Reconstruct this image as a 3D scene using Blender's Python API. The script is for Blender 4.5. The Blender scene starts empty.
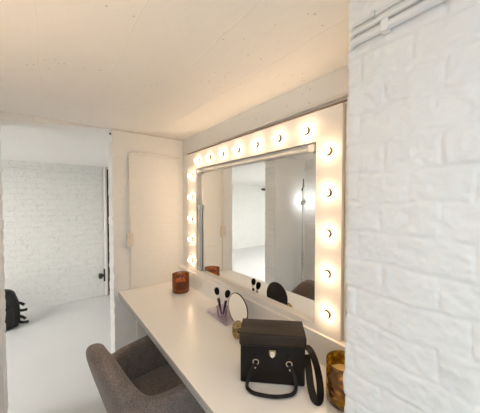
import bpy, bmesh, math, random
from math import pi, sin, cos, radians
from mathutils import Vector, Matrix, noise

random.seed(7)
SC = bpy.context.scene
COL = SC.collection

# ------------------------------------------------------------------ scene settings
SC.view_settings.view_transform = 'Standard'
SC.view_settings.look = 'None'
SC.view_settings.gamma = 1.0
SC.view_settings.use_curve_mapping = False
SC.view_settings.exposure = 0.46
try:
    SC.cycles.use_denoising = True
    SC.cycles.max_bounces = 14
    SC.cycles.diffuse_bounces = 8
    SC.cycles.glossy_bounces = 6
    SC.cycles.transmission_bounces = 10
    SC.cycles.transparent_max_bounces = 16
    SC.cycles.caustics_reflective = False
    SC.cycles.caustics_refractive = False
    SC.cycles.sample_clamp_indirect = 6.0
except Exception:
    pass

# ------------------------------------------------------------------ materials
def new_mat(name):
    m = bpy.data.materials.new(name)
    m.use_nodes = True
    nt = m.node_tree
    return m, nt, nt.nodes['Principled BSDF'], nt.nodes['Material Output']

def N(nt, typ, **kw):
    n = nt.nodes.new(typ)
    for k, v in kw.items():
        setattr(n, k, v)
    return n

def plain(name, col, rough=0.5, metal=0.0, noise_amt=0.06, noise_scale=30.0, bump=0.0, bump_scale=200.0, spec=None):
    """a surface with a slight procedural mottling and optional fine bump"""
    m, nt, b, out = new_mat(name)
    tc = N(nt, 'ShaderNodeTexCoord')
    ns = N(nt, 'ShaderNodeTexNoise')
    ns.inputs['Scale'].default_value = noise_scale
    ns.inputs['Detail'].default_value = 4
    nt.links.new(tc.outputs['Object'], ns.inputs['Vector'])
    mx = N(nt, 'ShaderNodeMix', data_type='RGBA')
    mx.inputs[6].default_value = (*[c * (1 - noise_amt) for c in col], 1)
    mx.inputs[7].default_value = (*[min(1, c * (1 + noise_amt)) for c in col], 1)
    nt.links.new(ns.outputs['Fac'], mx.inputs[0])
    nt.links.new(mx.outputs[2], b.inputs['Base Color'])
    b.inputs['Roughness'].default_value = rough
    b.inputs['Metallic'].default_value = metal
    if spec is not None:
        b.inputs['Specular IOR Level'].default_value = spec
    if bump > 0:
        n2 = N(nt, 'ShaderNodeTexNoise')
        n2.inputs['Scale'].default_value = bump_scale
        n2.inputs['Detail'].default_value = 3
        nt.links.new(tc.outputs['Object'], n2.inputs['Vector'])
        bp = N(nt, 'ShaderNodeBump')
        bp.inputs['Strength'].default_value = bump
        bp.inputs['Distance'].default_value = 0.004
        nt.links.new(n2.outputs['Fac'], bp.inputs['Height'])
        nt.links.new(bp.outputs['Normal'], b.inputs['Normal'])
    return m

def emit(name, col, strength):
    m, nt, b, out = new_mat(name)
    b.inputs['Base Color'].default_value = (0.9, 0.9, 0.9, 1)
    b.inputs['Emission Color'].default_value = (*col, 1)
    b.inputs['Emission Strength'].default_value = strength
    return m

def painted_brick(name, col, axis, joint=0.6, rough_amt=0.35, speck=0.0, brick_w=0.225, row=0.075):
    """white painted brickwork; axis 'x' for walls running along x, 'y' for walls running along y"""
    m, nt, b, out = new_mat(name)
    geo = N(nt, 'ShaderNodeNewGeometry')
    sep = N(nt, 'ShaderNodeSeparateXYZ')
    cmb = N(nt, 'ShaderNodeCombineXYZ')
    nt.links.new(geo.outputs['Position'], sep.inputs[0])
    nt.links.new(sep.outputs['X' if axis == 'x' else 'Y'], cmb.inputs['X'])
    nt.links.new(sep.outputs['Z'], cmb.inputs['Y'])
    # a little wander of the courses
    wn = N(nt, 'ShaderNodeTexNoise')
    wn.inputs['Scale'].default_value = 9
    nt.links.new(geo.outputs['Position'], wn.inputs['Vector'])
    wsub = N(nt, 'ShaderNodeVectorMath', operation='SUBTRACT')
    wsub.inputs[1].default_value = (0.5, 0.5, 0.5)
    nt.links.new(wn.outputs['Color'], wsub.inputs[0])
    wsc = N(nt, 'ShaderNodeVectorMath', operation='SCALE')
    wsc.inputs['Scale'].default_value = 0.022
    nt.links.new(wsub.outputs[0], wsc.inputs[0])
    wadd = N(nt, 'ShaderNodeVectorMath', operation='ADD')
    nt.links.new(cmb.outputs[0], wadd.inputs[0])
    nt.links.new(wsc.outputs[0], wadd.inputs[1])
    br = N(nt, 'ShaderNodeTexBrick')
    br.inputs['Scale'].default_value = 1.0
    br.inputs['Brick Width'].default_value = brick_w
    br.inputs['Row Height'].default_value = row
    br.inputs['Mortar Size'].default_value = 0.006
    br.inputs['Mortar Smooth'].default_value = 0.6
    nt.links.new(wadd.outputs[0], br.inputs['Vector'])
    ns = N(nt, 'ShaderNodeTexNoise')
    ns.inputs['Scale'].default_value = 45
    ns.inputs['Detail'].default_value = 6
    ns.inputs['Roughness'].default_value = 0.65
    nt.links.new(geo.outputs['Position'], ns.inputs['Vector'])
    h = N(nt, 'ShaderNodeMath', operation='MULTIPLY_ADD')
    h.inputs[1].default_value = -joint
    nt.links.new(br.outputs['Fac'], h.inputs[0])
    hn = N(nt, 'ShaderNodeMath', operation='MULTIPLY')
    hn.inputs[1].default_value = rough_amt
    nt.links.new(ns.outputs['Fac'], hn.inputs[0])
    nt.links.new(hn.outputs[0], h.inputs[2])
    bp = N(nt, 'ShaderNodeBump')
    bp.inputs['Strength'].default_value = 0.8
    bp.inputs['Distance'].default_value = 0.012
    nt.links.new(h.outputs[0], bp.inputs['Height'])
    nt.links.new(bp.outputs['Normal'], b.inputs['Normal'])
    # dirt specks in the paint
    vs = N(nt, 'ShaderNodeTexNoise')
    vs.inputs['Scale'].default_value = 26
    vs.inputs['Detail'].default_value = 8
    vs.inputs['Roughness'].default_value = 0.75
    nt.links.new(geo.outputs['Position'], vs.inputs['Vector'])
    rp = N(nt, 'ShaderNodeValToRGB')
    rp.color_ramp.elements[0].position = 0.27
    rp.color_ramp.elements[0].color = (*[c * (1 - speck) for c in col], 1)
    rp.color_ramp.elements[1].position = 0.47
    rp.color_ramp.elements[1].color = (*col, 1)
    nt.links.new(vs.outputs['Fac'], rp.inputs[0])
    nt.links.new(rp.outputs[0], b.inputs['Base Color'])
    b.inputs['Roughness'].default_value = 0.55
    b.inputs['Specular IOR Level'].default_value = 0.3
    return m

def painted_plaster(name, col, bump=0.25, speck=0.25, rough=0.7, seams=False):
    """rough painted concrete with fine pits and cracks"""
    m, nt, b, out = new_mat(name)
    geo = N(nt, 'ShaderNodeNewGeometry')
    ns = N(nt, 'ShaderNodeTexNoise')
    ns.inputs['Scale'].default_value = 7
    ns.inputs['Detail'].default_value = 8
    ns.inputs['Roughness'].default_value = 0.6
    nt.links.new(geo.outputs['Position'], ns.inputs['Vector'])
    bp = N(nt, 'ShaderNodeBump')
    bp.inputs['Strength'].default_value = bump
    bp.inputs['Distance'].default_value = 0.02
    nt.links.new(ns.outputs['Fac'], bp.inputs['Height'])
    nt.links.new(bp.outputs['Normal'], b.inputs['Normal'])
    # small dark pits, gathered into patches
    v = N(nt, 'ShaderNodeTexVoronoi')
    v.inputs['Scale'].default_value = 34
    nt.links.new(geo.outputs['Position'], v.inputs['Vector'])
    lt = N(nt, 'ShaderNodeMath', operation='LESS_THAN')
    lt.inputs[1].default_value = 0.12
    nt.links.new(v.outputs['Distance'], lt.inputs[0])
    n2 = N(nt, 'ShaderNodeTexNoise')
    n2.inputs['Scale'].default_value = 4.5
    nt.links.new(geo.outputs['Position'], n2.inputs['Vector'])
    gt = N(nt, 'ShaderNodeMath', operation='GREATER_THAN')
    gt.inputs[1].default_value = 0.56
    nt.links.new(n2.outputs['Fac'], gt.inputs[0])
    ml = N(nt, 'ShaderNodeMath', operation='MULTIPLY')
    nt.links.new(lt.outputs[0], ml.inputs[0]); nt.links.new(gt.outputs[0], ml.inputs[1])
    ms = N(nt, 'ShaderNodeMath', operation='MULTIPLY')
    ms.inputs[1].default_value = speck
    nt.links.new(ml.outputs[0], ms.inputs[0])
    if seams:
        # board marks left by the shuttering: narrow broken ridges running along y
        sp = N(nt, 'ShaderNodeSeparateXYZ'); nt.links.new(geo.outputs['Position'], sp.inputs[0])
        wob = N(nt, 'ShaderNodeMath', operation='MULTIPLY_ADD'); wob.inputs[1].default_value = 0.03
        nt.links.new(n2.outputs['Fac'], wob.inputs[0]); nt.links.new(sp.outputs['X'], wob.inputs[2])
        pp = N(nt, 'ShaderNodeMath', operation='PINGPONG'); pp.inputs[1].default_value = 0.12
        sh = N(nt, 'ShaderNodeMath', operation='ADD'); sh.inputs[1].default_value = 10.0 * 0.24 + 0.005
        nt.links.new(wob.outputs[0], sh.inputs[0]); nt.links.new(sh.outputs[0], pp.inputs[0])
        mr = N(nt, 'ShaderNodeMapRange'); mr.inputs[1].default_value = 0.0; mr.inputs[2].default_value = 0.0045; mr.inputs[3].default_value = 1.0; mr.inputs[4].default_value = 0.0
        nt.links.new(pp.outputs[0], mr.inputs[0])
        brk = N(nt, 'ShaderNodeMath', operation='MULTIPLY'); nt.links.new(mr.outputs[0], brk.inputs[0]); nt.links.new(n2.outputs['Fac'], brk.inputs[1])
        hh = N(nt, 'ShaderNodeMath', operation='MULTIPLY_ADD'); hh.inputs[1].default_value = 0.5
        nt.links.new(brk.outputs[0], hh.inputs[0]); nt.links.new(ns.outputs['Fac'], hh.inputs[2])
        nt.links.new(hh.outputs[0], bp.inputs['Height'])
    mx = N(nt, 'ShaderNodeMix', data_type='RGBA')
    mx.inputs[6].default_value = (*col, 1)
    mx.inputs[7].default_value = (col[0] * .35, col[1] * .3, col[2] * .25, 1)
    nt.links.new(ms.outputs[0], mx.inputs[0])
    nt.links.new(mx.outputs[2], b.inputs['Base Color'])
    b.inputs['Roughness'].default_value = rough
    b.inputs['Specular IOR Level'].default_value = 0.3
    return m

def clear_tint(name, col, gloss=0.12, rough=0.05, pattern=0.0, scale=40):
    """thin tinted glass or acrylic: coloured see-through body with a glossy skin"""
    m, nt, b, out = new_mat(name)
    nt.nodes.remove(b)
    tr = N(nt, 'ShaderNodeBsdfTransparent')
    tr.inputs['Color'].default_value = (*col, 1)
    gl = N(nt, 'ShaderNodeBsdfGlossy')
    gl.inputs['Roughness'].default_value = rough
    gl.inputs['Color'].default_value = (1, 1, 1, 1)
    fr = N(nt, 'ShaderNodeFresnel')
    fr.inputs['IOR'].default_value = 1.45
    add = N(nt, 'ShaderNodeMath', operation='MULTIPLY_ADD')
    add.inputs[1].default_value = 0.8
    add.inputs[2].default_value = gloss * 0.2
    add.use_clamp = True
    nt.links.new(fr.outputs[0], add.inputs[0])
    mx = N(nt, 'ShaderNodeMixShader')
    nt.links.new(add.outputs[0], mx.inputs[0])
    nt.links.new(tr.outputs[0], mx.inputs[1])
    nt.links.new(gl.outputs[0], mx.inputs[2])
    nt.links.new(mx.outputs[0], out.inputs['Surface'])
    if pattern > 0:
        tc = N(nt, 'ShaderNodeTexCoord')
        v = N(nt, 'ShaderNodeTexVoronoi')
        v.inputs['Scale'].default_value = scale
        nt.links.new(tc.outputs['Object'], v.inputs['Vector'])
        rp = N(nt, 'ShaderNodeValToRGB')
        rp.color_ramp.elements[0].position = 0.1
        rp.color_ramp.elements[0].color = (*[min(1, c * (1 + .5 * pattern)) for c in col], 1)
        rp.color_ramp.elements[1].position = 0.75
        rp.color_ramp.elements[1].color = (*[c * (1 - pattern) for c in col], 1)
        nt.links.new(v.outputs['Distance'], rp.inputs[0])
        nt.links.new(rp.outputs[0], tr.inputs['Color'])
        bp = N(nt, 'ShaderNodeBump')
        bp.inputs['Strength'].default_value = 0.7
        bp.inputs['Distance'].default_value = 0.006
        nt.links.new(v.outputs['Distance'], bp.inputs['Height'])
        nt.links.new(bp.outputs['Normal'], gl.inputs['Normal'])
        nt.links.new(bp.outputs['Normal'], fr.inputs['Normal'])
    return m

WHITE = (0.80, 0.79, 0.77)
M = {}
M['end_brick'] = painted_brick('painted_brick_end', WHITE, 'x', joint=0.07, rough_amt=0.16, speck=0.05)
M['far_brick'] = painted_brick('painted_brick_far', (0.80, 0.80, 0.775), 'x', joint=0.48, rough_amt=1.35, speck=0.26)
M['side_brick'] = painted_brick('painted_brick_side', WHITE, 'y', joint=0.35, rough_amt=0.3, speck=0.06)
M['pier'] = plain('thick_white_paint', (0.80, 0.80, 0.785), 0.5, noise_amt=0.02, noise_scale=12, bump=0.25, bump_scale=70, spec=0.3)
M['upper_wall'] = painted_plaster('painted_plaster', WHITE, 0.25, 0.5)
M['ceiling'] = painted_plaster('painted_concrete', (0.80, 0.785, 0.76), 0.22, 0.45, seams=True)
M['floor'] = plain('grey_floor_paint', (0.62, 0.62, 0.615), 0.33, noise_amt=0.03, noise_scale=3, spec=0.4)
M['jamb'] = painted_plaster('painted_jamb', (0.82, 0.82, 0.80), 0.5, 0.1)
M['counter'] = plain('counter_laminate', (0.86, 0.84, 0.805), 0.28, noise_amt=0.01, spec=0.45)
M['counter_edge'] = plain('counter_edge_band', (0.40, 0.385, 0.36), 0.4, noise_amt=0.03)
M['panel'] = plain('white_panel_paint', (0.82, 0.79, 0.76), 0.5, noise_amt=0.015, noise_scale=6, spec=0.3)
M['pipe'] = plain('painted_pipe', (0.76, 0.74, 0.70), 0.5, noise_amt=0.06, noise_scale=25)
M['pipe_grey'] = plain('painted_conduit', (0.77, 0.765, 0.75), 0.5, noise_amt=0.06, noise_scale=25)
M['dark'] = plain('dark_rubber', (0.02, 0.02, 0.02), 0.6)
M['brown'] = plain('brown_shade_line', (0.20, 0.14, 0.10), 0.6)  # shade tone for the line over the bulb panel
M['bronze'] = plain('dark_socket', (0.16, 0.12, 0.06), 0.4, 0.6)
M['leather'] = plain('brown_black_leather', (0.0075, 0.005, 0.004), 0.38, noise_amt=0.3, noise_scale=60, bump=0.3, bump_scale=400, spec=0.22)
M['leather_top'] = plain('lid_leather', (0.030, 0.020, 0.0135), 0.42, noise_amt=0.25, noise_scale=60, bump=0.3, bump_scale=400, spec=0.25)
M['brass'] = plain('worn_brass', (0.75, 0.66, 0.50), 0.3, 1.0, noise_amt=0.15)
M['steel'] = plain('steel', (0.75, 0.74, 0.72), 0.25, 1.0, noise_amt=0.1)
M['gold'] = plain('old_gold', (0.58, 0.44, 0.22), 0.35, 0.9, noise_amt=0.2)
M['black_gloss'] = plain('black_lacquer', (0.010, 0.010, 0.011), 0.25, spec=0.5)
M['bristle'] = plain('black_bristle', (0.012, 0.010, 0.012), 0.9, noise_amt=0.4, noise_scale=500, spec=0.1)
M['pale_ferrule'] = plain('pale_ferrule', (0.85, 0.80, 0.78), 0.3, 0.4)
M['wax'] = plain('candle_wax', (0.90, 0.68, 0.28), 0.6, noise_amt=0.05)
M['amber'] = clear_tint('amber_glass', (0.62, 0.33, 0.07), rough=0.08)
M['amber_cut'] = clear_tint('cut_amber_glass', (0.98, 0.62, 0.10), rough=0.06, pattern=0.5, scale=42)
M['lilac'] = clear_tint('lilac_acrylic', (0.97, 0.935, 0.98), rough=0.08)
M['lilac_deep'] = clear_tint('lilac_cup', (0.94, 0.88, 0.965), rough=0.08)
M['glass_brown'] = clear_tint('smoky_glass', (0.66, 0.56, 0.44), rough=0.08)
M['back_black'] = plain('mirror_back', (0.012, 0.011, 0.010), 0.5)
M['tube'] = plain('unlit_tube', (0.62, 0.61, 0.57), 0.25, noise_amt=0.01, spec=0.5)
M['aluminium'] = plain('brushed_housing', (0.62, 0.63, 0.63), 0.35, 0.5, noise_amt=0.05)
M['nylon'] = plain('black_nylon', (0.008, 0.008, 0.009), 0.7, bump=0.3, bump_scale=300, noise_amt=0.3)
M['switch'] = plain('old_white_plastic', (0.72, 0.66, 0.57), 0.4, noise_amt=0.02)
M['bulb'] = emit('lit_bulb', (1.0, 0.69, 0.40), 42.0)
M['panel_fill'] = emit('cool_fill_light', (1.0, 0.99, 0.965), 12.0)
M['fill_daylight'] = emit('fill_window_pane', (0.52, 0.78, 1.0), 1.9)
M['warm_fill'] = emit('warm_fill_lamp', (1.0, 0.69, 0.42), 175.0)
M['room_fill_light'] = emit('neutral_fill_light', (0.88, 0.95, 1.0), 7.2)
M['lamp_glow'] = emit('lit_lamp_front', (0.95, 0.98, 1.0), 34.0)

# mirror glass: silvered sheet
def silver(name, tint):
    m, nt, b, out = new_mat(name)
    b.inputs['Base Color'].default_value = (*tint, 1)
    b.inputs['Metallic'].default_value = 1
    b.inputs['Roughness'].default_value = 0.01
    return m
M['mirror'] = silver('silvered_glass', (0.94, 0.95, 0.94))

# chair fabric: woven tweed
def tweed():
    m, nt, b, out = new_mat('grey_brown_tweed')
    tc = N(nt, 'ShaderNodeTexCoord')
    n1 = N(nt, 'ShaderNodeTexNoise'); n1.inputs['Scale'].default_value = 170; n1.inputs['Detail'].default_value = 2
    n2 = N(nt, 'ShaderNodeTexNoise'); n2.inputs['Scale'].default_value = 14; n2.inputs['Detail'].default_value = 3
    nt.links.new(tc.outputs['Object'], n1.inputs['Vector']); nt.links.new(tc.outputs['Object'], n2.inputs['Vector'])
    rp = N(nt, 'ShaderNodeValToRGB')
    rp.color_ramp.elements[0].position = 0.3; rp.color_ramp.elements[0].color = (0.10, 0.077, 0.067, 1)
    rp.color_ramp.elements[1].position = 0.7; rp.color_ramp.elements[1].color = (0.27, 0.22, 0.195, 1)
    mixn = N(nt, 'ShaderNodeMath', operation='MULTIPLY_ADD')
    mixn.inputs[1].default_value = 0.75
    hl = N(nt, 'ShaderNodeMath', operation='MULTIPLY'); hl.inputs[1].default_value = 0.25
    nt.links.new(n2.outputs['Fac'], hl.inputs[0])
    nt.links.new(n1.outputs['Fac'], mixn.inputs[0]); nt.links.new(hl.outputs[0], mixn.inputs[2])
    nt.links.new(mixn.outputs[0], rp.inputs[0])
    nt.links.new(rp.outputs[0], b.inputs['Base Color'])
    b.inputs['Roughness'].default_value = 0.95
    b.inputs['Specular IOR Level'].default_value = 0.15
    b.inputs['Sheen Weight'].default_value = 0.25
    bp = N(nt, 'ShaderNodeBump'); bp.inputs['Strength'].default_value = 0.5; bp.inputs['Distance'].default_value = 0.003
    nt.links.new(n1.outputs['Fac'], bp.inputs['Height']); nt.links.new(bp.outputs['Normal'], b.inputs['Normal'])
    return m
M['tweed'] = tweed()

# ------------------------------------------------------------------ mesh helpers
def box(bm, lo, hi):
    vs = [bm.verts.new((x, y, z)) for x in (lo[0], hi[0]) for y in (lo[1], hi[1]) for z in (lo[2], hi[2])]
    for f in ((0, 1, 3, 2), (4, 6, 7, 5), (0, 4, 5, 1), (2, 3, 7, 6), (0, 2, 6, 4), (1, 5, 7, 3)):
        bm.faces.new([vs[i] for i in f])
    return vs

def bevel_all(bm, w, seg=2, min_angle=0.5):
    bmesh.ops.recalc_face_normals(bm, faces=bm.faces)
    es = [e for e in bm.edges if len(e.link_faces) == 2 and e.calc_face_angle(0) > min_angle]
    bmesh.ops.bevel(bm, geom=es, offset=w, offset_type='OFFSET', segments=seg, profile=0.5, affect='EDGES', clamp_overlap=True)

def frames(pts, closed=False):
    n = len(pts); T = []
    for i in range(n):
        a = pts[(i - 1) % n] if (closed or i > 0) else pts[0]
        b = pts[(i + 1) % n] if (closed or i < n - 1) else pts[-1]
        T.append((b - a).normalized())
    up = Vector((0, 0, 1)) if abs(T[0].z) < 0.9 else Vector((1, 0, 0))
    n0 = (up - T[0] * up.dot(T[0])).normalized()
    R = [n0]
    for i in range(1, n):
        v = R[-1] - T[i] * R[-1].dot(T[i])
        R.append(v.normalized())
    return T, R

def tube(bm, pts, r, n=10, closed=False, cap=True):
    pts = [Vector(p) for p in pts]
    T, R = frames(pts, closed)
    rings = []
    for i, p in enumerate(pts):
        rr = r[i] if isinstance(r, (list, tuple)) else r
        B = T[i].cross(R[i])
        rings.append([bm.verts.new(p + (R[i] * cos(2 * pi * k / n) + B * sin(2 * pi * k / n)) * rr) for k in range(n)])
    m = len(rings)
    for i in range(m if closed else m - 1):
        a, b = rings[i], rings[(i + 1) % m]
        for k in range(n):
            bm.faces.new((a[k], a[(k + 1) % n], b[(k + 1) % n], b[k]))
    if cap and not closed:
        bm.faces.new(rings[0][::-1]); bm.faces.new(rings[-1])

def smooth_path(pts, sub=6):
    """Catmull-Rom through the points"""
    pts = [Vector(p) for p in pts]; out = []
    for i in range(len(pts) - 1):
        p0 = pts[max(i - 1, 0)]; p1 = pts[i]; p2 = pts[i + 1]; p3 = pts[min(i + 2, len(pts) - 1)]
        for k in range(sub):
            t = k / sub
            out.append(0.5 * ((2 * p1) + (p2 - p0) * t + (2 * p0 - 5 * p1 + 4 * p2 - p3) * t * t + (3 * p1 - p0 - 3 * p2 + p3) * t ** 3))
    out.append(pts[-1])
    return out

def ribbon(bm, pts, normals, width, thick):
    """a flat strap: normals give the outward face direction along the path"""
    m = len(pts); rings = []
    for i in range(m):
        a = pts[max(i - 1, 0)]; b = pts[min(i + 1, m - 1)]
        T = (b - a).normalized()
        nn = (normals[i] - T * normals[i].dot(T)).normalized()
        W = T.cross(nn).normalized()
        h, t = width / 2, thick / 2
        rings.append([bm.verts.new(pts[i] + W * sx * h + nn * sy * t) for sx, sy in ((-1, -1), (1, -1), (1, 1), (-1, 1))])
    for i in range(m - 1):
        a, b = rings[i], rings[i + 1]
        for k in range(4):
            bm.faces.new((a[k], a[(k + 1) % 4], b[(k + 1) % 4], b[k]))
    bm.faces.new(rings[0][::-1]); bm.faces.new(rings[-1])

def lathe(bm, prof, n=32, center=(0, 0, 0), axis='z'):
    c = Vector(center); rings = []
    def P(r, h, a):
        if axis == 'z': return c + Vector((r * cos(a), r * sin(a), h))
        if axis == '-x': return c + Vector((-h, r * cos(a), r * sin(a)))
        if axis == 'y': return c + Vector((r * cos(a), h, r * sin(a)))
    for r, h in prof:
        if r < 1e-6:
            rings.append([bm.verts.new(P(0, h, 0))])
        else:
            rings.append([bm.verts.new(P(r, h, 2 * pi * k / n)) for k in range(n)])
    for a, b in zip(rings, rings[1:]):
        if len(a) == 1 and len(b) == 1: continue
        for k in range(n):
            k2 = (k + 1) % n
            if len(a) == 1: bm.faces.new((a[0], b[k], b[k2]))
            elif len(b) == 1: bm.faces.new((a[k], a[k2], b[0]))
            else: bm.faces.new((a[k], a[k2], b[k2], b[k]))

def obj(name, bm, mat, parent=None, smooth=False, subsurf=0, angle=40):
    bmesh.ops.recalc_face_normals(bm, faces=bm.faces)
    me = bpy.data.meshes.new(name)
    bm.to_mesh(me); bm.free()
    me.materials.append(mat)
    if smooth:
        for p in me.polygons: p.use_smooth = True
        if angle:
            try: me.set_sharp_from_angle(angle=radians(angle))
            except Exception: pass
    o = bpy.data.objects.new(name, me)
    COL.objects.link(o)
    if parent is not None: o.parent = parent
    if subsurf:
        s = o.modifiers.new('smooth', 'SUBSURF'); s.levels = subsurf; s.render_levels = subsurf
    return o

def tag(o, label, cat, group=None):
    o['label'] = label; o['category'] = cat
    if group: o['group'] = group
    return o

def thing(name, label, cat, loc=(0, 0, 0), rotz=0.0, group=None):
    o = bpy.data.objects.new(name, None)
    o.empty_display_size = 0.05
    COL.objects.link(o)
    o.location = loc; o.rotation_euler = (0, 0, rotz)
    return tag(o, label, cat, group)

def copy_thing(src, loc, rotz, label):
    r = src.copy(); COL.objects.link(r); r.location = loc; r.rotation_euler = (0, 0, rotz); r['label'] = label
    for ch in src.children:
        c = ch.copy(); COL.objects.link(c); c.parent = r
        for g in ch.children:
            d = g.copy(); COL.objects.link(d); d.parent = c
    return r

def struct(name, bm, mat, parent=None, smooth=False):
    o = obj(name, bm, mat, parent, smooth)
    if parent is None: o['kind'] = 'structure'
    return o

def sbox(name, lo, hi, mat, parent=None):
    bm = bmesh.new(); box(bm, lo, hi)
    return struct(name, bm, mat, parent)

# ------------------------------------------------------------------ dimensions (metres; camera stands at x = y = 0)
CAM_Z = 1.46
CEIL = 2.0
XW = 0.946          # wall behind the vanity
YE = 2.055          # end wall
YE2 = 2.225
XL = -0.78          # wall opposite the vanity
JR, JL = 0.384, -0.234   # doorway jambs
YB = -2.2           # behind the camera
CT = 0.78           # counter top
XF = 0.41           # counter front edge
XS = 0.895          # splash board face
XP = 0.905          # lit panel face
XM = 0.93           # mirror plane
PX, PY = 0.633, 0.362  # near brick pier: face and end

# ------------------------------------------------------------------ room shell
sbox('floor', (-5.2, YB - .1, -0.1), (1.1, 6.4, 0.0), M['floor'])
sbox('ceiling', (-5.2, YB - .1, CEIL), (1.1, 6.4, CEIL + 0.1), M['ceiling'])
sbox('wall_right', (XW, YB - .1, 0.0), (XW + 0.12, YE2, CEIL), M['upper_wall'])

# end wall: right of the doorway (its door-side edge is knocked and uneven)
def rough_edge_wall(name, x0, x1, y0, y1, edge_side, mat):
    bm = bmesh.new()
    nz = 130
    L = []
    for j in range(nz + 1):
        z = (CEIL - .004) * j / nz
        q = z / 0.075
        seam = abs(q - round(q))
        d = 0.006 * noise.noise(Vector((3.1, y0, z * 14))) + 0.004 * noise.noise(Vector((9.3, y0, z * 40))) - 0.004 * max(0, 1 - seam / 0.14)
        r = []
        for (x, y, w) in ((x0, y0, 0), (x0, y1, 0), (x1, y1, 0), (x1, y0, 0)):
            if edge_side == 'x0' and x == x0: x = x0 - d
            if edge_side == 'x1' and x == x1: x = x1 + d
            r.append(bm.verts.new((x, y, z)))
        L.append(r)
    for a, b in zip(L, L[1:]):
        for k in range(4):
            bm.faces.new((a[k], a[(k + 1) % 4], b[(k + 1) % 4], b[k]))
    bm.faces.new(L[0]); bm.faces.new(L[-1][::-1])
    o = obj(name, bm, mat)
    o['kind'] = 'structure'
    return o
rough_edge_wall('wall_back', JR, XW, YE, YE2, 'x0', M['end_brick'])
rough_edge_wall('wall_back_left', XL - 0.12, JL, YE, YE2, 'x1', M['end_brick'])
# head of the doorway: deep at the left, dying into the ceiling at the right
bm = bmesh.new()
vs = []
for y in (YE, YE2):
    vs.append([bm.verts.new(p) for p in ((JL - .02, y, CEIL), (JL - .02, y, 1.952), (JR + .005, y, 1.9985), (JR + .005, y, CEIL))])
a, b = vs
for k in range(4):
    bm.faces.new((a[k], a[(k + 1) % 4], b[(k + 1) % 4], b[k]))
bm.faces.new(a); bm.faces.new(b[::-1])
struct('trim_1', bm, M['ceiling'])

# wall opposite the vanity with an unseen glowing window added as cool fill light
WY0, WY1, WZ0, WZ1 = -1.60, -0.45, 0.75, 1.80
sbox('wall_left', (XL - .12, YB, 0), (XL, WY0, CEIL), M['side_brick'])
sbox('wall_left.001', (XL - .12, WY1, 0), (XL, YE, CEIL), M['side_brick'])
sbox('wall_left.002', (XL - .12, WY0, 0), (XL, WY1, WZ0), M['side_brick'])
sbox('wall_left.003', (XL - .12, WY0, WZ1), (XL, WY1, CEIL), M['side_brick'])
w = sbox('fill_window_1', (XL - .10, WY0, WZ0), (XL - .09, WY1, WZ1), M['fill_daylight'])
bm = bmesh.new()
for lo, hi in (((XL - .09, WY0, WZ0), (XL - .05, WY0 + .05, WZ1)), ((XL - .09, WY1 - .05, WZ0), (XL - .05, WY1, WZ1)),
               ((XL - .09, WY0 + .05, WZ0), (XL - .05, WY1 - .05, WZ0 + .05)), ((XL - .09, WY0 + .05, WZ1 - .05), (XL - .05, WY1 - .05, WZ1)),
               ((XL - .088, -1.045, WZ0 + .05), (XL - .055, -1.005, WZ1 - .05))):
    box(bm, lo, hi)
struct('fill_window_frame', bm, M['panel'], w)
sbox('wall_front', (XL - .12, YB - .1, 0), (XW, YB, CEIL), M['end_brick'])

# far room
sbox('wall_far', (-0.75, 4.36, 0), (0.95, 4.55, CEIL), M['far_brick'])
sbox('wall_far_right', (0.76, YE2, 0), (0.95, 4.36, CEIL), M['side_brick'])
sbox('wall_far_left', (-0.75, 4.55, 0), (-0.63, 6.2, CEIL), M['side_brick'])
sbox('wall_far_deep', (-5.0, 6.2, 0), (-0.63, 6.35, CEIL), M['far_brick'])
sbox('wall_far_side', (-5.15, YE2, 0), (-5.0, 6.35, CEIL), M['side_brick'])
sbox('wall_back_far', (-5.15, YE, 0), (XL - .12, YE2, CEIL), M['end_brick'])

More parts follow.
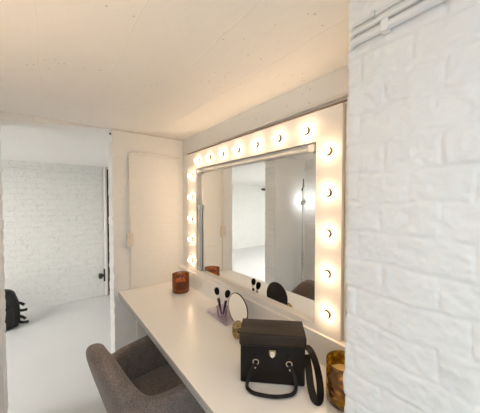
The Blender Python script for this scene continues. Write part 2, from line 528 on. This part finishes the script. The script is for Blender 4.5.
# near brick pier: real courses under thick paint
def pier():
    row, hdr = 0.0755, 0.113
    z_line = 1.4575
    # path of the surface in plan: along the face, round the corner, along the end
    path = []
    rc = 0.010
    y = -0.16
    while y < PY - rc:
        path.append((PX, y, -1, 0)); y += 0.0042
    for k in range(6):
        a = k / 5 * pi / 2
        path.append((PX + rc - rc * cos(a), PY - rc + rc * sin(a), -cos(a), sin(a)))
    x = PX + rc + 0.006
    while x < XW + 0.02:
        path.append((x, PY, 0, 1)); x += 0.009
    s = [0]
    for a, b in zip(path, path[1:]):
        s.append(s[-1] + math.hypot(b[0] - a[0], b[1] - a[1]))
    s_corner = next(si for si, p in zip(s, path) if p[2] > -0.99)
    nz = 470
    rnd = {}
    def height(si, z):
        u = si - s_corner
        wz = z + 0.010 * noise.noise(Vector((u * 6, z * 6, 1.7))) + 0.004 * noise.noise(Vector((u * 22, z * 22, 5.7)))
        q = (wz - z_line) / row
        ri = math.floor(q); fz = q - ri
        L = hdr * (2 if ri % 4 == 2 else 1)
        ww = u + 0.008 * noise.noise(Vector((u * 9, z * 9, 9.7))) + (0.5 * hdr if ri % 2 else 0) + 0.03
        c = ww / L; ci = math.floor(c); fc = c - ci
        key = (ri, ci)
        if key not in rnd: rnd[key] = (random.uniform(-1, 1), random.uniform(-1, 1), random.uniform(-1, 1))
        a, b, g = rnd[key]
        dz = min(fz, 1 - fz) * row; dx = min(fc, 1 - fc) * L
        jw = 0.009
        jz = max(0, 1 - dz / jw); jx = max(0, 1 - dx / (jw * .8))
        # joints are partly filled with paint
        fill = 0.65 + 0.7 * noise.noise(Vector((u * 11, z * 15, 31.0)))
        fill = min(1.15, max(0.1, fill))
        j = max(jz * jz * (3 - 2 * jz) * 0.0036, jx * jx * (3 - 2 * jx) * 0.0032) * fill
        h = -j + 0.0011 * a + 0.0018 * b * (fz - .5) + 0.0012 * g * (fc - .5)
        h += 0.0013 * noise.noise(Vector((u * 110, z * 110, 7.2))) + 0.0024 * noise.noise(Vector((u * 45, z * 45, 2.2))) + 0.0024 * noise.noise(Vector((u * 12, z * 12, 12.2)))
        return h
    bm = bmesh.new(); rows = []
    for j in range(nz + 1):
        z = CEIL * j / nz
        r = []
        for (px, py, nx, ny), si in zip(path, s):
            h = height(si, z)
            corner = max(0, 1 - abs(si - s_corner - 0.008) / 0.02)
            h += corner * (0.004 * noise.noise(Vector((4.4, 1.1, z * 24))) + 0.0025 * noise.noise(Vector((4.4, 8.1, z * 70))) - 0.001)
            if px > XW - 0.03: h = min(h, 0)
            r.append(bm.verts.new((px + nx * h, py + ny * h, z)))
        rows.append(r)
    for a, b in zip(rows, rows[1:]):
        for k in range(len(path) - 1):
            bm.faces.new((a[k], a[k + 1], b[k + 1], b[k]))
    # plain continuation behind the camera
    y0 = -0.16
    c0, c1 = bm.verts.new((PX, YB, 0)), bm.verts.new((PX, YB, CEIL))
    col = [r[0] for r in rows]
    bm.faces.new([c0] + col + [c1])
    o = obj('wall_right_pier', bm, M['pier'], smooth=True, angle=0)
    o['kind'] = 'structure'
pier()

# unseen light panels added to brighten the far room
t = thing('fill_ceiling_light', 'added cool white fill panel on the ceiling of the room beyond the doorway', 'ceiling light', (-2.5, 2.95, CEIL))
bm = bmesh.new(); box(bm, (-.62, -.62, -.03), (.62, .62, 0)); obj('light_frame', bm, M['panel'], t)
bm = bmesh.new(); box(bm, (-.58, -.58, -.034), (.58, .58, -.0305)); obj('diffuser', bm, M['panel_fill'], t)
copy_thing(t, (-4.4, 3.3, CEIL), 0, 'added white fill panel on the ceiling of the deep end of the far room').scale = (.64, .64, 1)

t = thing('room_fill_light', 'added white fill light on the ceiling behind the viewer', 'ceiling light', (-0.15, -0.75, CEIL))  # unseen panel added as general fill for counter and splash board
bm = bmesh.new(); box(bm, (-.32, -.32, -.03), (.32, .32, 0)); obj('light_frame', bm, M['panel'], t)
bm = bmesh.new(); box(bm, (-.30, -.30, -.034), (.30, .30, -.0305)); obj('diffuser', bm, M['room_fill_light'], t)

# warm uplighter added to warm the ceiling, out of the picture on the wall opposite the vanity
t = thing('fill_wall_lamp', 'added warm fill uplighter bowl on the wall opposite the vanity', 'lamp', (XL + .16, 0.55, 1.22))
bm = bmesh.new(); lathe(bm, [(0, -.06), (.06, -.055), (.11, -.02), (.13, .06), (.135, .06), (.115, -.025), (.06, -.065), (0, -.07)], 32); obj('bowl_shade', bm, M['panel'], t, True)
bm = bmesh.new(); lathe(bm, [(0, .0), (.04, -.002), (.055, -.02), (.04, -.045), (0, -.05)], 24); obj('lamp_bulb', bm, M['warm_fill'], t, True)
bm = bmesh.new(); tube(bm, [(-.159, 0, -.03), (-.115, 0, -.03)], .02, 12); tube(bm, [(-.16, 0, -.03), (-.15, 0, -.03)], .05, 20); obj('wall_mount', bm, M['steel'], t, True)

# ------------------------------------------------------------------ counter
t = thing('counter', 'long cream make-up counter running along the mirror wall', 'counter', (0, 0, 0))
bm = bmesh.new(); box(bm, (XF + 0.004, PY + 0.012, CT - 0.03), (XW - .002, YE - 0.004, CT)); bevel_all(bm, 0.0015, 1)
obj('counter_top', bm, M['counter'], t)
bm = bmesh.new(); box(bm, (XF, PY + 0.012, CT - 0.03), (XF + 0.004, YE - 0.004, CT - 0.0015)); obj('edge_band', bm, M['counter_edge'], t)
bm = bmesh.new(); box(bm, (XS, PY + 0.014, CT), (XW - .002, YE - 0.005, 0.905)); bevel_all(bm, 0.0015, 1)
obj('backsplash', bm, M['counter'], t)
bm = bmesh.new(); box(bm, (0.53, YE - 0.06, 0), (XW - .01, YE - 0.02, CT - .03)); obj('support_panel', bm, M['panel'], t)

# ------------------------------------------------------------------ vanity mirror with bulbs
Y0, Y1 = 0.530, 1.885      # panel ends
Z0, Z1 = 0.907, 1.842
MY0, MY1 = 0.650, 1.728    # mirror opening
MZ0, MZ1 = 0.934, 1.716
vm = thing('vanity_mirror', 'large white-framed make-up mirror ringed with lit bulbs', 'mirror', (XP, (Y0 + Y1) / 2, Z0))
ox, oy, oz = vm.location
def V(p): return (p[0] - ox, p[1] - oy, p[2] - oz)
def vbox(bm, lo, hi): box(bm, V(lo), V(hi))
bm = bmesh.new()
xb = XW - 0.003
vbox(bm, (XP, Y0, MZ1), (xb, Y1, Z1))
vbox(bm, (XP, Y0, Z0), (xb, MY0, MZ1))
vbox(bm, (XP, MY1, Z0), (xb, Y1, MZ1))
vbox(bm, (XP, MY0, Z0), (xb, MY1, MZ0))
obj('frame_panel', bm, M['panel'], vm)
bm = bmesh.new(); vbox(bm, (XM, MY0, MZ0), (XM + .004, MY1, MZ1)); obj('mirror_glass', bm, M['mirror'], vm)
bm = bmesh.new(); vbox(bm, (XP + .016, Y0 - 0.026, Z0), (xb, Y0 - 0.004, Z1 - .006)); obj('side_board', bm, M['pipe'], vm)

def bulb(y, z):
    b = bmesh.new()
    lathe(b, [(0.0, 0.0345), (0.005, 0.0338), (0.0095, 0.0312), (0.0125, 0.0272), (0.0136, 0.0220), (0.0128, 0.0170), (0.0110, 0.0130), (0.0100, 0.0105), (0.0095, 0.008)], 20, V((XP, y, z)), '-x')
    o = obj('light_bulb', b, M['bulb'], vm, True, angle=0)
    b = bmesh.new()
    lathe(b, [(0.0, 0.0005), (0.0165, 0.0005), (0.0165, 0.004), (0.0135, 0.006), (0.0130, 0.0125), (0.0118, 0.0125), (0.0115, 0.008), (0.0, 0.008)], 20, V((XP, y, z)), '-x')
    obj('socket', b, M['bronze'], o, True)
for k in range(7): bulb(0.697 + 0.1655 * k, 1.771)
for z in (1.665, 1.4985, 1.332, 1.1655, 0.999):
    bulb(0.588, z); bulb(1.803, z)

# unlit tube fittings fixed along the mirror edge
t = thing('tube_light', 'unlit pale tube light along the top edge of the mirror', 'tube light', (XM - .001, (MY0 + MY1) / 2, 1.716))
L = (MY1 - MY0) / 2
bm = bmesh.new(); box(bm, (-.012, -L + .016, -.034), (-.001, L - .01, -.002)); bevel_all(bm, .003, 2); obj('housing', bm, M['aluminium'], t)
bm = bmesh.new(); tube(bm, [(-.0135, -L + .045, -.026), (-.0135, L - .03, -.026)], 0.0085, 14); obj('tube', bm, M['tube'], t, True)
for y in (-L + .028, L - .025):
    bm = bmesh.new(); box(bm, (-.023, y - .015, -.040), (-.002, y + .015, -.006)); bevel_all(bm, .006, 3); obj('end_cap', bm, M['pipe'], t, True)
t = thing('tube_light', 'short upright grey tube light at the far end of the mirror', 'tube light', (XM - .001, MY1 - .028, 0.936))
bm = bmesh.new(); box(bm, (-.010, -.020, .0), (-.001, .020, .50)); bevel_all(bm, .003, 2); obj('housing', bm, M['aluminium'], t)
bm = bmesh.new(); tube(bm, [(-.0135, 0, .03), (-.0135, 0, .475)], 0.0085, 14); obj('tube', bm, M['tube'], t, True)
for z in (.016, .485):
    bm = bmesh.new(); box(bm, (-.022, -.017, z - .016), (-.0105, .017, z + .016)); bevel_all(bm, .005, 2); obj('end_cap', bm, M['aluminium'], t, True)

# ------------------------------------------------------------------ pipes and conduits
def pipe(name, label, pts, r, mat, sub=0, cat='pipe', group=None, clips=()):
    bm = bmesh.new(); tube(bm, smooth_path(pts, sub) if sub else pts, r, 10)
    o = obj(name, bm, mat, None, True, angle=50)
    tag(o, label, cat, group)
    for lo, hi in clips:
        b = bmesh.new(); box(b, lo, hi); bevel_all(b, .003, 2)
        obj('pipe_clip', b, mat, o, True)
    return o
pipe('conduit', 'white conduit running above the bulb panel just under the plaster', [(XW - .009, PY + .03, 1.885), (XW - .009, 1.0, 1.878), (XW - .009, 1.6, 1.872), (XW - .009, YE - .03, 1.866)], 0.009, M['pipe'])
pipe('conduit', 'thin brown cable standing in for the shadow line along the top of the bulb panel', [(XP + .004, PY + .03, 1.8475), (XP + .004, 1.2, 1.8475), (XP + .004, Y1, 1.8475)], 0.0045, M['brown'], cat='strip')  # brown line put in as the unlit gap above the panel
# end wall conduit: across then down to the switch
pipe('conduit', 'cream conduit bending across and down the end wall to the switch',
     [(XW - .03, YE - .013, 1.838), (0.62, YE - .013, 1.842), (0.535, YE - .013, 1.842), (0.507, YE - .013, 1.832), (0.499, YE - .013, 1.80), (0.499, YE - .013, 1.60), (0.499, YE - .013, 1.222)], 0.0085, M['pipe'], 4)
pipe('conduit', 'thin cream conduit dropping from the switch to the counter', [(0.502, YE - .008, 1.118), (0.502, YE - .008, 0.95), (0.502, YE - .008, CT + .002)], 0.006, M['pipe'])
t = thing('light_switch', 'old white double switch on the end wall', 'switch', (0.500, YE, 1.17))
bm = bmesh.new(); box(bm, (-.026, -.026, -.05), (.026, 0, .05)); bevel_all(bm, .005, 2); obj('switch_box', bm, M['switch'], t, True)
for z in (-.022, .022):
    bm = bmesh.new(); box(bm, (-.012, -.032, z - .014), (.012, -.0262, z + .014)); bevel_all(bm, .002, 1); obj('rocker', bm, M['switch'], t)

# three conduits high on the near pier, turning round its end
def pier_pipe(z, r, off, label, clips=()):
    x = PX - off
    pts = [(x, -0.9, z), (x, -0.2, z), (x, 0.2, z), (x, PY - .04, z), (x + .002, PY - .022, z - .001), (PX + .012, PY - .010, z - .003), (PX + .05, PY - .008, z - .004)]
    return pipe('conduit', label, pts, r, M['pipe_grey'], 5, clips=clips)
c = 0.262
pier_pipe(1.863, 0.0095, 0.011, 'thick white conduit on the near brick pier, lowest of three', clips=[((PX - .0215, c - .010, 1.850), (PX + .002, c + .008, 1.878))])
pier_pipe(1.887, 0.0065, 0.008, 'white conduit on the near brick pier, middle one of three')
pier_pipe(1.908, 0.0045, 0.006, 'thin white conduit on the near brick pier, uppermost of three', clips=[((PX - .014, .285, 1.901), (PX + .002, .295, 1.915))])

# far room pipes
pipe('pipe', 'white pipe along the top of the far brick wall beyond the doorway', [(-.74, 4.3515, 1.905), (0.3, 4.3515, 1.88), (0.68, 4.3515, 1.872)], 0.009, M['pipe_grey'])
v = pipe('pipe', 'tall white pipe with a dark valve beside the doorway edge', [(0.700, 4.315, 0.012), (0.700, 4.315, 1.0), (0.700, 4.315, CEIL - .01)], 0.022, M['pipe'])
bm = bmesh.new(); tube(bm, [(0.672, 4.30, 0.335), (0.62, 4.285, 0.335)], [0.018, 0.022], 12)
tube(bm, [(0.630, 4.285, 0.335), (0.600, 4.280, 0.335)], 0.042, 14)
tube(bm, [(0.672, 4.31, 0.24), (0.672, 4.31, 0.43)], 0.012, 8)
obj('valve', bm, M['dark'], v, True)
pipe('strip', 'dark cable standing in for the shaded gap behind the tall white pipe', [(0.737, 4.33, 0.012), (0.737, 4.33, 1.0), (0.739, 4.33, CEIL - .04)], 0.011, M['dark'], cat='strip')  # dark upright put in as the shade beside the pipe
pipe('pipe', 'white pipe with a black open end seen deep in the mirror', [(-4.98, 6.185, 1.90), (-3.95, 6.185, 1.88)], 0.016, M['pipe_grey'], clips=())
bm = bmesh.new(); tube(bm, [(-3.945, 6.175, 1.88), (-3.80, 6.175, 1.88)], 0.035, 12)
tag(obj('black_fitting', bm, M['dark'], None, True), 'black fitting on the far pipe seen in the mirror', 'fitting')
bm = bmesh.new(); lathe(bm, [(0, -.008), (.005, -.008), (.005, -.002), (.007, -.002), (.007, 0), (0, 0)], 12, (JR - .012, YE - .001, 1.962), 'y')
tag(obj('bolt', bm, M['dark'], None, True), 'small dark bolt head at the top corner of the doorway', 'bolt')

# ------------------------------------------------------------------ tub chair
def chair():
    t = thing('tub_chair', 'grey-brown tweed tub chair pulled up to the counter', 'chair', (0.430, 1.285, 0), radians(8))
    # plan curve of the shell: near arm, round the back, far arm; facing +x
    A = 0.225; xb = -0.02; xf = 0.20
    plan = []
    for k in range(7):
        f = k / 6
        plan.append((xf + (xb - xf) * f, -A - .03 * (1 - f)))
    for k in range(1, 16):
        a = -pi / 2 - pi * k / 16
        plan.append((xb + 0.200 * cos(a), A * sin(a)))
    for k in range(7):
        f = k / 6
        plan.append((xb + (xf - xb) * f, A + .03 * f))
    n = len(plan)
    bm = bmesh.new(); rings = []
    cx = 0.05
    for i, (x, y) in enumerate(plan):
        a = Vector(plan[max(i - 1, 0)]); b = Vector(plan[min(i + 1, n - 1)])
        T = (b - a).normalized(); O = Vector((T.y, -T.x))
        if O.dot(Vector((x - cx, y))) < 0: O = -O
        az = math.degrees(math.atan2(abs(y), max(1e-4, xb - x)))
        backness = min(1, max(0, (62 - az) / 52))
        sm = backness * backness * (3 - 2 * backness)
        top = (0.622 if y < 0 else 0.645) + (0.200 if y < 0 else 0.177) * sm
        endf = 1.0
        th = 0.036 + 0.010 * sm
        lean = 0.050 * sm + 0.012
        prof = [(-0.75, 0.30), (-0.60, 0.34), (-0.62, 0.46), (-.78, (top + .46) / 2 ), (-0.95, top - 0.045), (-0.75, top - 0.012), (0.0, top), (0.75, top - 0.012), (1.0, top - 0.05), (0.90, (top + .46) / 2 ), (0.75, 0.44), (0.5, 0.33), (0.25, 0.30)]
        ring = []
        for (o, z) in prof:
            k = (z - 0.30) / (top - 0.30)
            off = o * th + lean * (k - 0.4) * 1.6 + (-0.03 * (1 - k))
            ring.append(bm.verts.new((x + O.x * off, y + O.y * off, z)))
        rings.append(ring)
    m = len(rings[0])
    for a, b in zip(rings, rings[1:]):
        for k in range(m):
            bm.faces.new((a[k], a[(k + 1) % m], b[(k + 1) % m], b[k]))
    for r in (rings[0], rings[-1]):
        # rounded arm front
        c = sum((v.co for v in r), Vector()) / m
        inner = [bm.verts.new(c + (v.co - c) * 0.7 + Vector((0.018, 0, 0))) for v in r]
        for k in range(m):
            bm.faces.new((r[k], r[(k + 1) % m], inner[(k + 1) % m], inner[k]))
        bm.faces.new(inner)
    obj('shell', bm, M['tweed'], t, True, 2, angle=0)
    # seat cushion
    bm = bmesh.new()
    pts = []
    for k in range(28):
        a = 2 * pi * k / 28
        c, s = cos(a), sin(a)
        p = 3.2
        rx = 0.225; ry = 0.190
        pts.append((0.03 + rx * math.copysign(abs(c) ** (2 / p), c), ry * math.copysign(abs(s) ** (2 / p), s)))
    lv = []
    for z, sc in ((0.31, .86), (0.325, .96), (0.37, 1.0), (0.435, 1.0), (0.465, .96), (0.476, .80), (0.480, .4)):
        lv.append([bm.verts.new((0.03 + (x - .03) * sc, y * sc, z)) for x, y in pts])
    for a, b in zip(lv, lv[1:]):
        for k in range(28):
            bm.faces.new((a[k], a[(k + 1) % 28], b[(k + 1) % 28], b[k]))
    bm.faces.new(lv[0]); bm.faces.new(lv[-1])
    obj('seat', bm, M['tweed'], t, True, 1, angle=0)
    for sx, sy in ((1, 1), (1, -1), (-1, 1), (-1, -1)):
        bm = bmesh.new(); tube(bm, [(.02 + sx * .19, sy * .19, 0), (.02 + sx * .14, sy * .14, .325)], [.011, .017], 10)
        obj('leg', bm, M['black_gloss'], t, True)
    return t
chair()

# ------------------------------------------------------------------ leather camera case
bag = thing('camera_case', 'black leather box case with a hinged lid standing on the counter', 'bag', (0.693, 0.694, CT + .0012), radians(-44))
W2, D2, H = 0.1195, 0.0620, 0.183
bm = bmesh.new(); box(bm, (-W2, -D2, 0.0), (W2, D2, H - .012)); bevel_all(bm, .006, 3)
obj('body', bm, M['leather'], bag, True)
bm = bmesh.new()
box(bm, (-W2 - .004, -D2 - .006, H - .040), (W2 + .004, D2 + .002, H + .004)); bevel_all(bm, .007, 3)
lid = obj('lid', bm, M['leather_top'], bag, True)
bm = bmesh.new()
tube(bm, [(-W2 + .004, -D2 - .0005, H + .0045), (W2 - .004, -D2 - .0005, H + .0045)], .0016, 6)
tube(bm, [(-W2 - .001, -D2 + .003, H + .0045), (-W2 - .001, D2 - .004, H + .0045)], .0016, 6)
tube(bm, [(W2 + .001, -D2 + .003, H + .0045), (W2 + .001, D2 - .004, H + .0045)], .0016, 6)
tube(bm, [(-W2 + .004, -D2 - .0065, H - .034), (W2 - .004, -D2 - .0065, H - .034)], .0014, 6)
obj('piping', bm, M['leather'], lid, True)
# shield shaped clasp
bm = bmesh.new()
sh = [(-.012, .012), (.012, .012), (.013, 0), (.010, -.010), (0, -.018), (-.010, -.010), (-.013, 0)]
f = [bm.verts.new((x, -D2 - .007, .122 + z)) for x, z in sh]; g = [bm.verts.new((x * .8, -D2 - .012, .122 + z * .8)) for x, z in sh]
for k in range(7): bm.faces.new((f[k], f[(k + 1) % 7], g[(k + 1) % 7], g[k]))
bm.faces.new(g); bm.faces.new(f[::-1])
clasp = obj('clasp', bm, M['brass'], bag)
bm = bmesh.new(); box(bm, (-.003, -D2 - .0145, .112), (.003, -D2 - .0121, .128)); obj('latch', bm, M['steel'], clasp)
# front handle: two tabs with rings and a limp strap lying on the counter
for sx in (-1, 1):
    bm = bmesh.new(); box(bm, (sx * .061 - .008, -D2 - .0035, .066), (sx * .061 + .008, -D2, .112)); bevel_all(bm, .002, 2)
    tab = obj('handle_tab', bm, M['leather'], bag, True)
    bm = bmesh.new(); tube(bm, [(sx * .061 + .0105 * cos(a), -D2 - .007, .086 + .0095 * sin(a)) for a in [2 * pi * k / 16 for k in range(16)]], .0018, 6, closed=True)
    obj('ring', bm, M['brass'], tab, True)
    bm = bmesh.new(); lathe(bm, [(0, -.003), (.0035, -.002), (.0045, 0)], 10, (sx * .064, -D2 - .0092, .066), 'y')
    obj('stud', bm, M['brass'], tab, True)
hp = [(-.061, -.070, .082), (-.076, -.074, .055), (-.090, -.082, .022), (-.090, -.098, .009), (-.068, -.120, .008), (-.030, -.128, .008), (.005, -.130, .008), (.040, -.124, .008), (.072, -.110, .009), (.084, -.090, .020), (.078, -.076, .053), (.062, -.070, .082)]
hn = [(0, -1, .05)] * 3 + [(-.2, -.8, .7)] + [(0, -.75, .85)] * 5 + [(.2, -.8, .7)] + [(0, -1, .05)] * 2
P = smooth_path(hp, 5); NN = smooth_path(hn, 5)
bm = bmesh.new(); ribbon(bm, P, NN, .0125, .003); obj('handle', bm, M['leather'], bag, True)
# shoulder strap: a loose loop on the right-hand side
bm = bmesh.new(); box(bm, (W2 + .0, -.014, .085), (W2 + .0035, .014, .125)); bevel_all(bm, .0015, 1); obj('strap_tab', bm, M['leather'], bag)
sp = [(.123, -.004, .110), (.134, -.016, .122), (.147, -.036, .114), (.159, -.066, .085), (.164, -.098, .048), (.160, -.128, .021), (.150, -.142, .014), (.138, -.132, .018), (.1315, -.104, .040), (.131, -.066, .072), (.130, -.022, .098)]
def outward(pts, c):
    c = Vector(c); return [(Vector(p) - c) for p in pts]
P = smooth_path(sp, 6); NN = outward(P, (.138, -.060, .060))
NN = [n.normalized() * .55 + Vector((0, -.75, .6)) for n in NN]
bm = bmesh.new(); ribbon(bm, P, NN, .025, .003); obj('shoulder_strap', bm, M['leather'], bag, True)

# ------------------------------------------------------------------ candles in amber glass
def candle(loc, rotz, label, r, h, mat):
    t = thing('candle_jar', label, 'candle', loc, rotz)
    bm = bmesh.new()
    lathe(bm, [(0, 0.001), (r * .93, 0.001), (r, .008), (r * 1.0, h * .5), (r, h - .002), (r * .985, h), (r * .96, h - .002), (r * .95, h * .5), (r * .93, .014), (0, .012)], 48)
    obj('glass_jar', bm, mat, t, True)
    bm = bmesh.new(); q = r * .935
    lathe(bm, [(0, .0145), (q * .97, .0145), (q, .020), (q, h * .64), (q * .9, h * .635), (0, h * .625)], 40)
    wx = obj('wax', bm, M['wax'], t, True)
    bm = bmesh.new(); tube(bm, [(0, 0, h * .62), (.001, 0, h * .66), (.003, .001, h * .69)], .0014, 6); obj('wick', bm, M['dark'], wx)
    return t
candle((0.792, 1.772, CT), 0, 'smooth amber glass candle jar at the far end of the counter', .064, .137, M['amber'])
candle((0.797, 0.447, CT), .4, 'cut amber glass candle jar beside the near brick pier', .062, .137, M['amber_cut'])

# ------------------------------------------------------------------ round standing mirror
t = thing('table_mirror', 'small round black-backed mirror standing on the counter', 'mirror', (0.785, 1.04, CT + .001))
R = 0.084; zc = 0.115
bm = bmesh.new(); lathe(bm, [(0, .0032), (R - .003, .0032), (R - .003, .0012), (0, .0012)], 48, (0, 0, zc), '-x'); obj('mirror_glass', bm, M['mirror'], t)
bm = bmesh.new(); lathe(bm, [(0, .001), (R - .003, .001), (R - .003, .0036), (R, .0036), (R + .001, 0), (R - .002, -.004), (0, -.005)], 48, (0, 0, zc), '-x'); obj('mirror_back', bm, M['back_black'], t, True)
bm = bmesh.new(); tube(bm, [(.004, 0, zc - R + .004), (.004, 0, .010)], .006, 10); lathe(bm, [(0, 0), (.030, 0), (.030, .006), (.012, .010), (0, .011)], 32)
obj('stand', bm, M['back_black'], t, True)

# ------------------------------------------------------------------ lilac acrylic brush holder and brushes
hx, hy = 0.805, 1.222
t = thing('brush_holder', 'lilac clear acrylic tray with a brush cup, against the splash board', 'brush holder', (hx, hy, CT + .001))
bm = bmesh.new()
box(bm, (-.043, -.105, 0), (.082, .118, .004))
for lo, hi in (((-.043, -.105, .0045), (-.040, .118, .018)), ((.079, -.105, .0045), (.082, .118, .018)), ((-.0395, -.105, .0045), (.0785, -.102, .018)), ((-.0395, .115, .0045), (.0785, .118, .018))):
    box(bm, lo, hi)
obj('tray', bm, M['lilac'], t)
bm = bmesh.new(); lathe(bm, [(0, .0055), (.030, .0055), (.033, .03), (.036, .062), (.0335, .062), (.030, .03), (.027, .009), (0, .009)], 24, (.002, .002, 0)); obj('cup', bm, M['lilac_deep'], t, True)
def brush(base, tip, label, br):
    base, tip = Vector(base), Vector(tip)
    d = (tip - base); L = d.length; d.normalize()
    t = thing('makeup_brush', label, 'make-up brush', base, 0, 'make-up brushes in the acrylic cup')
    t.rotation_mode = 'QUATERNION'; t.rotation_quaternion = Vector((0, 0, 1)).rotation_difference(d)
    bm = bmesh.new(); lathe(bm, [(0, 0), (.0035, .001), (.006, L * .25), (.0082, L * .48), (.0078, L * .62), (0, L * .62)], 14); obj('handle', bm, M['black_gloss'], t, True)
    bm = bmesh.new(); lathe(bm, [(0, L * .621), (.0080, L * .621), (.0082, L * .66), (br * .68, L * .745), (0, L * .745)], 14); obj('ferrule', bm, M['pale_ferrule'], t, True)
    bm = bmesh.new(); lathe(bm, [(0, L * .746), (br * .66, L * .746), (br * .92, L * .82), (br, L * .88), (br * .86, L * .95), (br * .5, L * .99), (0, L)], 16); obj('bristles', bm, M['bristle'], t, True)
    return t
brush((hx + .004, hy + .012, CT + .012), (.783, 1.252, .953), 'black make-up brush leaning to the far side of the acrylic cup', .0150)
brush((hx + .002, hy - .004, CT + .012), (.812, 1.168, .953), 'black make-up brush leaning towards the small round mirror', .0160)

# ------------------------------------------------------------------ faceted brass and glass box
t = thing('jewellery_box', 'small faceted glass and brass box behind the leather case', 'box', (0.746, 0.987, CT + .0035), radians(20))
bm = bmesh.new()
lv = []
for z, r, a0 in ((0.001, .024, 0), (.030, .032, pi / 6), (.060, .028, 0), (.076, .014, pi / 6)):
    lv.append([bm.verts.new((r * cos(a0 + k * pi / 3), r * sin(a0 + k * pi / 3), z)) for k in range(6)])
for i in range(3):
    a, b = lv[i], lv[i + 1]
    for k in range(6):
        if i % 2 == 0:
            bm.faces.new((a[k], a[(k + 1) % 6], b[k])); bm.faces.new((a[(k + 1) % 6], b[(k + 1) % 6], b[k]))
        else:
            bm.faces.new((a[k], b[k], b[(k - 1) % 6])); bm.faces.new((a[k], a[(k + 1) % 6], b[k]))
bm.faces.new(lv[0][::-1]); bm.faces.new(lv[3])
edges = [(e.verts[0].co.copy(), e.verts[1].co.copy()) for e in bm.edges]
obj('glass_facets', bm, M['glass_brown'], t)
bm = bmesh.new()
for a, b in edges: tube(bm, [a, b], .0014, 6)
obj('brass_frame', bm, M['gold'], t, True)

# ------------------------------------------------------------------ backpack on the far floor
t = thing('backpack', 'black backpack slumped on the grey floor beyond the doorway', 'bag', (-0.465, 3.93, 0), radians(12))
bm = bmesh.new(); box(bm, (-.18, -.12, 0.002), (.165, .12, .44)); bevel_all(bm, .05, 4, 0.3)
bmesh.ops.subdivide_edges(bm, edges=bm.edges[:], cuts=2, use_grid_fill=True)
for v in bm.verts:
    k = v.co.z / .44
    v.co.x *= 1.0 + .10 * sin(pi * k) - .30 * k * k; v.co.y *= 1 - .25 * k
    if v.co.z > .02: v.co += Vector((noise.noise(v.co * 12), noise.noise(v.co * 12 + Vector((5, 0, 0))), .6 * noise.noise(v.co * 12 + Vector((0, 5, 0))))) * .028
obj('body', bm, M['nylon'], t, True)
bm = bmesh.new(); box(bm, (-.13, -.165, .03), (.11, -.09, .26)); bevel_all(bm, .03, 3, 0.3); obj('front_pocket', bm, M['nylon'], t, True)
bm = bmesh.new(); tube(bm, smooth_path([(-.07, -.02, .41), (-.04, -.02, .455), (.02, -.02, .46), (.06, -.02, .41)], 5), .010, 8); obj('grab_handle', bm, M['nylon'], t, True)
for k, z in enumerate((.27, .19, .12, .06)):
    pts = [Vector((.150, -.03 - .012 * k, z)), Vector((.185, -.045 - .02 * k, z - .015)), Vector((.212 + .022 * (k % 2), -.06 - .03 * k, max(.014, z - .04 + .03 * (k % 2))))]
    bm = bmesh.new(); P = smooth_path(pts, 5); ribbon(bm, P, [Vector((.1, -.9, .5))] * len(P), .030, .006); obj('strap', bm, M['nylon'], t)

# ------------------------------------------------------------------ studio light, seen only in the mirror
t = thing('studio_light', 'small lamp on a thin stand seen in the right of the mirror', 'lamp', (-0.575, 1.93, 0), 0)
bm = bmesh.new(); tube(bm, [(0, 0, .08), (0, 0, .85)], .014, 10); tube(bm, [(0, 0, .85), (0, 0, 1.66)], .009, 10); obj('pole', bm, M['steel'], t, True)
for k in range(3):
    a = 2 * pi * k / 3 + .5
    bm = bmesh.new(); tube(bm, [(.0, .0, .42), (.085 * cos(a), .085 * sin(a), .008)], .008, 8); obj('leg', bm, M['steel'], t, True)
bm = bmesh.new(); tube(bm, [(0.0, 0, 1.45), (-.035, .012, 1.462)], [.027, .032], 20); tube(bm, [(.03, -.01, 1.44), (0, 0, 1.45)], [.016, .026], 16)
hd = obj('lamp_head', bm, M['aluminium'], t, True)
bm = bmesh.new(); tube(bm, [(-.0355, .0122, 1.4622), (-.050, .0172, 1.467)], [.030, .024], 20); obj('lamp_front', bm, M['lamp_glow'], hd)
bm = bmesh.new(); tube(bm, [(-.02, 0, 1.66), (.025, -.005, 1.60)], .008, 8); tube(bm, [(-.005, 0, 1.63), (-.012, 0, 1.74)], .006, 8); obj('clamp', bm, M['dark'], t)

# ------------------------------------------------------------------ world and camera
wd = bpy.data.worlds.new('World'); SC.world = wd; wd.use_nodes = True
bg = wd.node_tree.nodes['Background']; bg.inputs[0].default_value = (0.8, 0.9, 1, 1); bg.inputs[1].default_value = 0.5

cam = bpy.data.cameras.new('camera'); co = bpy.data.objects.new('camera', cam); COL.objects.link(co)
cam.sensor_width = 36; cam.sensor_fit = 'HORIZONTAL'; cam.lens = 250 / 480 * 36
cam.shift_y = 0.0057
cam.clip_start = 0.02
co.location = (0, 0, CAM_Z)
co.rotation_euler = (radians(90 - 1.65), 0, radians(-37.52))
SC.camera = co
